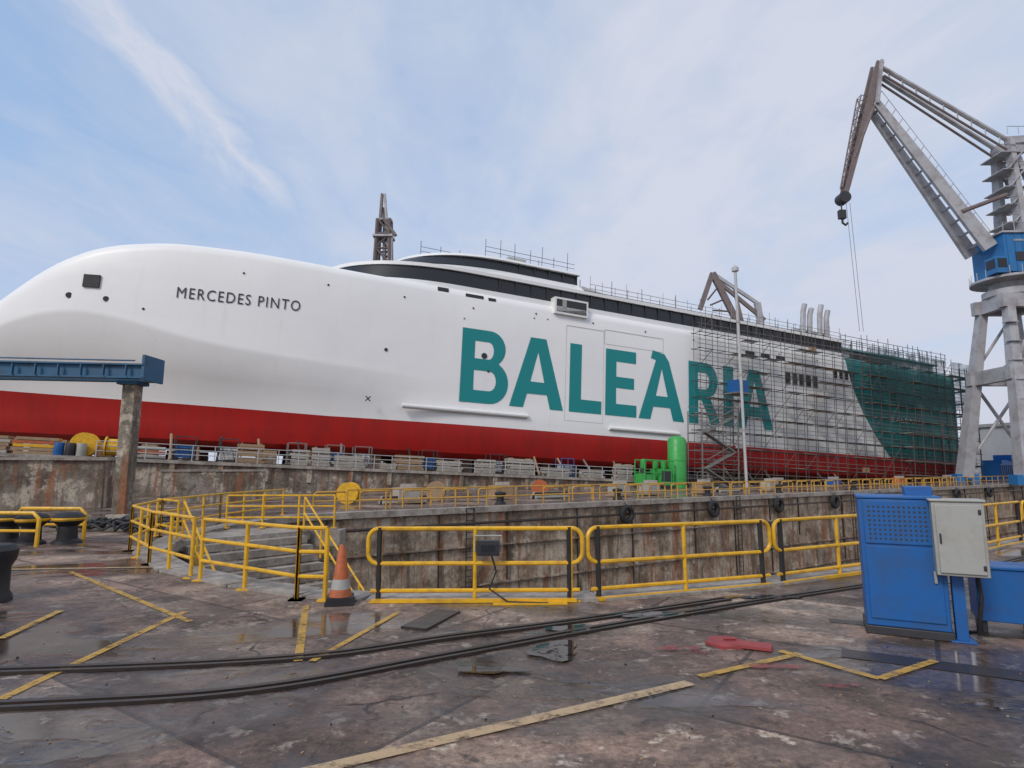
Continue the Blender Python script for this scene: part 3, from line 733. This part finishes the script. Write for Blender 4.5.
# ---------------------------------------------------------------- rails, lines, plates on apron
def smoothpath(pts,n=8):
    out=[]; P=[Vector((*p,0)) for p in pts]
    for i in range(len(P)-1):
        p0,p1,p2,p3=P[max(i-1,0)],P[i],P[i+1],P[min(i+2,len(P)-1)]
        for j in range(n):
            t=j/n; out.append(.5*((2*p1)+(p2-p0)*t+(2*p0-5*p1+4*p2-p3)*t*t+(3*p1-p0-3*p2+p3)*t**3))
    return out+[P[-1]]
def strip(g,pts,w,z,k):
    vs=[]
    for i,p in enumerate(pts):
        d=(pts[min(i+1,len(pts)-1)]-pts[max(i-1,0)]).normalized(); o=Vector((-d.y,d.x,0))*w/2
        vs+= [(p.x-o.x,p.y-o.y,z),(p.x+o.x,p.y+o.y,z)]
    g.add(vs,[(2*i,2*i+2,2*i+3,2*i+1) for i in range(len(pts)-1)],k)
def off(pts,o):
    r=[]
    for i,p in enumerate(pts):
        d=(pts[min(i+1,len(pts)-1)]-pts[max(i-1,0)]).normalized(); r.append(p+Vector((-d.y,d.x,0))*o)
    return r
r1=smoothpath([(-16,5.2),(-8,5.0),(-4.34,5.42),(-2.38,5.79),(-.67,6.81),(1.11,7.92),(3.56,9.34),(5.9,10.6),(9.5,12.6),(16,17),(60,47.4)])
r2=smoothpath([(-16,6.3),(-9,6.1),(-5.07,6.3),(-2.3,6.72),(-.75,7.5),(1.0,8.35),(3.3,9.62)])
for nm,pp in(('crane_rail',r1),('crane_rail',r2)):
    g=MB(); strip(g,pp,.26,.004,'rail')
    for o,ww in((-.08,.05),(.045,.065)):
        q_=off(pp,o); 
        for a,b_ in zip(q_,q_[1:]): g.beam(a+Vector((0,0,.012)),b_+Vector((0,0,.012)),ww,.028,'rail')
    g.build(nm,smooth=False)
g=MB(); strip(g,smoothpath([(3.6,6.9),(6,5.6),(12,2.6)]),.34,.005,'rail'); strip(g,smoothpath([(4.2,8.3),(7.5,6.9),(14,4)]),.22,.005,'rail'); g.build('drain_cover',smooth=False)
def GP(px,py): # read metric positions of apron markings
    x=(px-512)/600; yc=(384-py)/600; a=.9903-.1386*yc; z=.1386+.9903*yc; s_=2/(-z); return (x*s_,a*s_)
marks=[((0,700),(185,612),.10,'line'),((70,572),(190,622),.09,'line'),((306,606),(298,662),.09,'line'),((312,662),(400,612),.08,'line'),((0,570),(190,567),.12,'pale'),
       ((300,775),(690,684),.13,'pale'),((780,652),(880,680),.10,'line'),((880,680),(935,662),.09,'line'),((700,678),(800,655),.09,'line'),((0,640),(60,612),.1,'line')]
g=MB()
for i,(a,b_,w_,k) in enumerate(marks): strip(g,[Vector((*GP(*a),0)),Vector((*GP(*b_),0))],w_,.008+.0012*i,k)
g.build('painted_lines',smooth=False)
def blob(g,cx,cy,rx,ry,z,k,seed,n=26):
    random.seed(seed); ph=[random.uniform(0,6.28) for _ in range(5)]
    vs=[(cx,cy,z)]
    for i in range(n):
        t=2*math.pi*i/n; r=1+.22*math.sin(2*t+ph[0])+.16*math.sin(3*t+ph[1])+.12*math.sin(5*t+ph[2])
        vs.append((cx+rx*r*math.cos(t),cy+ry*r*math.sin(t),z))
    g.add(vs,[(0,1+i,1+(i+1)%n) for i in range(n)],k)
g=MB()
for i,(px,py,rx,ry) in enumerate(((555,652,.30,.3),(572,630,.25,.2),(650,616,.5,.15),(760,598,.5,.15),(490,672,.3,.12))):
    x,y=GP(px,py); blob(g,x,y,rx,ry,.0225,'puddle',i)
g.build('puddle',smooth=False)
g=MB(); x,y=GP(683,651); blob(g,x,y,.28,.13,.024,'redsplash',5); x,y=GP(840,688); blob(g,x,y,.15,.06,.024,'redsplash',8); x,y=GP(775,668); blob(g,x,y,.3,.08,.024,'redsplash',9); g.build('paint_stain',smooth=False)
g=MB(); x,y=GP(738,645); g.lathe([(.24,0),(.24,.03),(.18,.05),(.04,.055)],(x-.12,y+.04,0),'red',6); g.box((x+.12,y-.12,.03),(.40,.22,.03),'red',rz=R(-25)); g.tube((x-.16,y,.07),(x-.02,y,.07),.015,'red'); g.build('manhole_cover')
g=MB(); a=GP(432,620)
g.box((a[0],a[1],.012),(.36,1.0,.024),'rail',rz=R(-20)); g.build('steel_plate',smooth=False)
g=MB(); a=GP(530,604); g.box((a[0],a[1],.012),(1.1,.16,.02),'yellow',rz=R(3)); g.build('kick_plate',smooth=False)
g=MB(); random.seed(77)
for i in range(260):
    px=random.uniform(-60,1080); py=random.uniform(608,780); x,y=GP(px,py)
    s_=random.uniform(.004,.013); g.box((x,y,s_*.3+.002),(s_*random.uniform(1,2),s_,s_*.7),random.choice(['cope','timber','timber','rail']),rz=random.uniform(0,3))
g.build('gravel_debris',smooth=False)

# ---------------------------------------------------------------- big luffing crane on the right
cr_=empty('harbour_crane',(66.7,78,0))
g=MB(); G='cranegrey'
for sx in(-1,1):
    for sy in(-1,1):
        g.beam((sx*4.9,sy*4.9,.8),(sx*2.1,sy*2.1,24),1.5,1.5,G,1.0,1.0); g.box((sx*4.9,sy*4.9,.6),(3.0,1.3,1.2),'craneblue')
        for e in(-1,1): g.tube((sx*4.9+e*.9,sy*4.9-.4,.35),(sx*4.9+e*.9,sy*4.9+.4,.35),.35,'charcoal',12)
for z,w_ in((14,3.3),(23.6,2.3)):
    for s_ in(-1,1): g.box((0,s_*w_,z),(2*w_+1.9,.9,1.8),G); g.box((s_*w_,0,z),(.9,2*w_,1.8),G)
for s_ in(-1,1):
    g.tube((-3.4,s_*3.5,13.5),(4.7,s_*4.8,2),.22,G,6); g.tube((3.4,s_*3.5,13.5),(-4.7,s_*4.8,2),.22,G,6); g.tube((-3.2,s_*3.2,15),(2.1,s_*2.2,23),.2,G,6)
for i in range(8): g.box((-3.6+.1*i,-4.6+.22*i,3+2.5*i),(1.4,1.0,.1),G)
g.build('portal_legs',cr_,False)
g=MB(); g.lathe([(2.6,24.2),(3.0,24.6),(3.0,25.4),(2.2,25.6),(2.2,26.4),(4.2,26.6),(4.2,26.9)],(0,0,0),G,24)
for i in range(20):
    t=2*math.pi*i/20; g.tube((4.1*math.cos(t),4.1*math.sin(t),26.9),(4.1*math.cos(t),4.1*math.sin(t),28),.05,G,4)
g.build('slew_ring',cr_)
g=MB(); g.box((3.7,0,30),(12,5.5,5.2),'craneblue'); g.box((3.7,0,32.7),(12.5,6,.25),G); g.box((3.5,-2.78,31.6),(9,.08,.25),G)
for i in range(5): g.box((-.4+i*2.2,-2.8,29.4),(1.1,.08,1.2),'charcoal')
for i in range(12): g.box((-1.9+i*1.05,-2.78,30),(.08,.1,5.0),'craneblue')
g.box((-3.1,-2.2,28.2),(1.6,1.8,2.2),'craneblue'); g.box((-3.92,-2.2,28.4),(.06,1.4,1.2),'glass'); g.box((-3.1,-3.12,28.4),(1.2,.06,1.2),'glass')
for i in range(9): g.tube((-2.4+i*1.5,-3,32.8),(-2.4+i*1.5,-3,33.9),.05,G,4)
g.tube((-2.4,-3,33.9),(9.6,-3,33.9),.05,G,4)
g.build('machinery_house',cr_,False)
g=MB()
for s_ in(-1,1):
    g.beam((-3.2,s_*1.6,31),(-16.1,s_*.8,52.4),.5,1.9,G,.4,1.0)
    g.beam((1.2,s_*1.7,32.6),(1.4,s_*1.2,46.5),.8,1.5,G,.6,1.0)
    g.beam((5.5,s_*1.7,32.6),(1.6,s_*1.2,46.0),.5,.7,G)
    g.tube((-15.2,s_*.7,58.0),(1.2,s_*1.1,46.6),.30,G,6)
    g.tube((-14.6,s_*.7,56.5),(1.0,s_*1.1,45.2),.16,'cranedark',6)
for i in range(12):
    t=(i+.5)/12; a=Vector((-3.2,-1.6,31)).lerp(Vector((-16.1,-.8,52.4)),t); g.beam(a,(a.x,-a.y,a.z),.25,.25,G)
q0=Vector((-3.6,-1.7,32.3)); q1=Vector((-15.8,-.9,53.1))
g.tube(q0+Vector((.6,0,.9)),q1+Vector((.6,0,.9)),.05,G,4)
for i in range(16): p=q0.lerp(q1,i/15); g.tube(p,p+Vector((.6,0,.9)),.05,G,4)
for i in range(9):
    t=(i+.5)/9; a=Vector((-15.0,-.7,57.9)).lerp(Vector((1.2,-1.1,46.6)),t); b2=Vector((-14.6,-.7,56.5)).lerp(Vector((1.0,-1.1,45.2)),t); g.tube(a,b2,.1,G,4)
for z in(34.5,37,39.5,42,44.5): g.box((1.3,0,z),(3.4,3.8,.12),G); g.tube((-.4,-1.9,z+1),(3,-1.9,z+1),.06,G,4)
for z in(34.5,37,39.5,42): g.beam((.2,-1.95,z),(2.4,-1.95,z+2.5),.5,.08,G)
g.tube((-6.5,-1.6,36),(0,-1.4,38.5),.3,'cranedark',8)
g.build('main_jib',cr_,False)
g=MB()
for s_ in(-1,1):
    g.beam((-16.1,s_*.8,52.0),(-14.9,s_*.7,58.6),.4,1.1,G); g.beam((-14.9,s_*.7,58.6),(-21.3,s_*.5,38.6),.35,1.0,'cranedark',.3,.6)
    g.tube((-16.2,s_*.8,52.2),(-19.6,s_*.6,44.2),.2,'cranedark',6)
for i in range(9):
    t=i/8; a=Vector((-15.1,-.7,57.6)).lerp(Vector((-21.1,-.5,39)),t); g.beam(a,(a.x,-a.y,a.z),.2,.2,'cranedark')
    if 1<i<8:
        c2=Vector((-15.8,-.7,53.5)).lerp(Vector((-21.1,-.5,40)),(i-1)/7); g.tube(a,c2,.12,'cranedark',4)
g.lattice((-17.2,0,53.5),(-21.0,0,40),1.4,1.0,'cranedark',8,.8,.6,.1)
g.tube((-21.3,-.7,38.6),(-21.3,.7,38.6),.8,'charcoal',14)
g.tube((-21.6,0,38.4),(-21.6,0,36.6),.1,'charcoal',5); g.box((-21.6,0,36.3),(.9,.6,1.2),'charcoal'); g.path([(-21.6,0,35.7),(-21.6,0,35.1),(-21.2,0,34.8),(-20.9,0,35.1)],.16,'charcoal',6)
for e in(0,.5): g.tube((-20.9+e,0,38),(-20.5+e,0,20),.03,'charcoal',4)
g.build('fly_jib',cr_,False)
g=MB()
for s_ in(-1,1): g.beam((1.0,s_*1.2,46.4),(10,s_*1.4,47),.5,1.0,G)
g.box((9.5,0,45.8),(4,3.4,3.0),'cabgrey'); 
for i in range(6): g.tube((1+i*1.5,-1.6,47.2),(1+i*1.5,-1.6,48.3),.05,G,4)
g.tube((1,-1.6,48.3),(9,-1.6,48.3),.05,G,4); g.tube((7.5,0,45),(5.8,0,33),.3,G,6)
g.build('counterweight_arm',cr_,False)

g=MB(); X0=-25
g.lattice((X0,112,14),(X0,112,50),4.6,3.2,'cranedark',12,2.3,2.0,.34,(0,1,0))
g.beam((X0-1.2,112,38),(X0-.6,112,55.5),.7,1.8,'cranedark',.4,.8); g.beam((X0+1.6,112,38),(X0-.1,112,55.5),.5,1.4,'cranegrey',.4,.5); g.beam((X0+.2,113,38),(X0-.3,113,53),.5,2.4,'cranegrey',.4,1.0)
g.tube((X0,111,50),(X0+2.5,111,46.5),.35,'cranedark',6); g.box((X0,112,46.5),(3.8,3,.4),'cranegrey'); g.box((X0+.3,112,50),(2.4,2,.4),'cranegrey')
g.tube((X0+1.8,111,47),(X0+1.8,111,40),.2,'cranegrey',5); g.box((X0,112,7),(8,7,14),'cranegrey')
g.build('tower_crane')
g=MB(); ox,oy=48,132
g.beam((ox+3,oy,34),(ox-2.3,oy,46.0),1,1.3,'cranedark'); g.beam((ox-2.3,oy,46.0),(ox-5.5,oy,37.5),.8,1,'cranedark'); g.beam((ox-2.3,oy,46.0),(ox+7.5,oy,39),.6,.7,'cranegrey')
g.beam((ox-1.6,oy,44.5),(ox+9.0,oy,35),.6,.8,'cranedark'); g.beam((ox+7.5,oy,39),(ox+8.5,oy,30),1.2,1.2,'cranegrey'); g.beam((ox+2.5,oy,42),(ox+4,oy,34),.6,.6,'cranedark')
g.lattice((ox+3,oy,2),(ox+3,oy,34),6,6,'cranedark',9,3,3,.3); g.box((ox+6,oy,31),(9,5,4),'cranegrey'); g.box((ox+3,oy,1.2),(9,7,2.4),'cranedark')
for i in range(5): t=i/4; a=Vector((ox+3,oy,34)).lerp(Vector((ox-2.3,oy,46)),t); b2=Vector((ox-5.5,oy,37.5)); g.tube(a,a.lerp(b2,.6),.2,'cranedark',4)
g.build('luffing_crane')

# ---------------------------------------------------------------- right background
g=MB(); g.box((108,118,5),(26,16,10),'offwhite',rz=R(20)); g.box((108,118,10.3),(27,17,.6),'cabgrey',rz=R(20))
for i in range(8):
    for j in range(2): p=Matrix.Rotation(R(20),4,'Z')@Vector((-11+i*3.1,-8.05,-1.5+j*3.6)); g.box((108+p.x,118+p.y,5+p.z),(1.7,.1,1.4),'glass',rz=R(20))
g.build('harbour_building',smooth=False)
g=MB(); g.box((84,104,2.0),(7,3,2.6),'blue',rz=R(30)); g.box((85,104,3.7),(3,2.6,1.0),'blue',rz=R(30)); 
for e in(-2.5,2.5): g.tube((84+e*.87,103+e*.5,.5),(84+e*.87,104.5+e*.5,.5),.5,'black',12)
g.build('blue_generator',smooth=False)
for i,(x,y) in enumerate(((72,90.0),(77,93))):
    g=MB(); g.box((x,y,1.3),(4,2.4,2.5),'blue' if i==0 else 'offwhite',rz=R(30))
    for e in range(7): 
        p=Matrix.Rotation(R(30),4,'Z')@Vector((-1.8+e*.6,-1.23,0)); g.box((x+p.x,y+p.y,1.3),(.12,.08,2.3),'charcoal',rz=R(30))
    g.build('shipping_container',smooth=False)
for x,y,h in((95,100,14),(130,140,16)):
    g=MB(); g.tube((x,y,0),(x,y,h),.16,'cranegrey',8,.09); g.tube((x,y,h),(x-1.6,y,h+.3),.07,'cranegrey',6); g.box((x-1.8,y,h+.25),(.8,.3,.14),'cabgrey'); g.build('street_lamp')
g=MB(); random.seed(5); vs=[];n=90
for i in range(n):
    x=-1500+i*36; h=18+22*math.sin(i*.21)+10*math.sin(i*.63+1)+random.uniform(-2,2); vs+=[(x,1150,-5),(x,1300,max(6,h)),(x,1500,-5)]
g.add(vs,[(3*i+a,3*i+3+a,3*i+4+a,3*i+1+a) for i in range(n-1) for a in(0,1)],'hill'); g.build('hills')

# ---------------------------------------------------------------- world
EL,ROT=38,215
w=bpy.data.worlds.new('World'); scene.world=w; w.use_nodes=True; nt=w.node_tree; bg=nt.nodes['Background']
sky=N(nt,'ShaderNodeTexSky'); sky.sky_type='NISHITA'; sky.sun_disc=False; sky.sun_elevation=R(EL); sky.sun_rotation=R(ROT); sky.air_density=1.0; sky.dust_density=1.5; sky.ozone_density=1.5
tc=N(nt,'ShaderNodeTexCoord'); sp=N(nt,'ShaderNodeSeparateXYZ'); nt.links.new(tc.outputs['Generated'],sp.inputs[0])
z=math_(nt,'MAXIMUM',sp.outputs[2],.12); X=math_(nt,'DIVIDE',sp.outputs[0],z); Y=math_(nt,'DIVIDE',sp.outputs[1],z)
cb=N(nt,'ShaderNodeCombineXYZ'); nt.links.new(X,cb.inputs[0]); nt.links.new(Y,cb.inputs[1])
mp=N(nt,'ShaderNodeMapping'); mp.inputs['Rotation'].default_value=(0,0,R(25)); mp.inputs['Scale'].default_value=(1.1,.55,1); nt.links.new(cb.outputs[0],mp.inputs[0])
c1=noise(nt,.9,5,.52,mp.outputs[0],.4); c2=noise(nt,3.4,7,.62,mp.outputs[0],.5)
side=math_(nt,'MULTIPLY_ADD',X,.17,.06)
side=math_(nt,'MINIMUM',math_(nt,'MAXIMUM',side,-.14),.13)
cf=math_(nt,'ADD',math_(nt,'ADD',math_(nt,'MULTIPLY',c1,.72),math_(nt,'MULTIPLY',c2,.28)),side)
cf=ramp(nt,cf,[(.36,.04),(.50,.45),(.66,.92)])
sx=math_(nt,'ABSOLUTE',math_(nt,'ADD',math_(nt,'ADD',X,.88),math_(nt,'MULTIPLY_ADD',c2,.4,-.2)))
stf=ramp(nt,sx,[(.0,.85),(.14,0)])
yr=ramp(nt,math_(nt,'MULTIPLY',Y,.3),[(.2,0),(.33,1),(.6,1),(.74,0)])
stf=math_(nt,'MULTIPLY',stf,yr)
f=math_(nt,'MAXIMUM',cf,stf)
haze=ramp(nt,sp.outputs[2],[(.0,.9),(.40,.0)])
col=mixc(nt,.55,sky.outputs[0],(3.3,4.8,7.2))
col=mixc(nt,1.0,col,(1.22,1.22,1.22),'MULTIPLY')
col=mixc(nt,f,col,(5.8,6.05,6.9))
col=mixc(nt,haze,col,(5.2,5.45,6.4))
nt.links.new(col,bg.inputs[0]); bg.inputs[1].default_value=.115
sun=bpy.data.lights.new('sun','SUN'); sun.energy=1.7; sun.angle=R(14); sun.color=(1,.93,.84)
so=bpy.data.objects.new('sun',sun); scene.collection.objects.link(so)
d=Vector((math.sin(R(ROT))*math.cos(R(EL)),math.cos(R(ROT))*math.cos(R(EL)),math.sin(R(EL)))); so.rotation_euler=d.to_track_quat('Z','Y').to_euler()

# ---------------------------------------------------------------- camera
cam=bpy.data.cameras.new('camera'); cam.lens=600/1024*36; cam.sensor_width=36; cam.clip_end=6000; cam.clip_start=.1
co=bpy.data.objects.new('camera',cam); scene.collection.objects.link(co); co.location=(0,0,2.0); co.rotation_euler=(R(90)+math.atan(.14),0,0)
scene.camera=co
scene.view_settings.view_transform='Standard'; scene.view_settings.look='None'; scene.view_settings.exposure=0
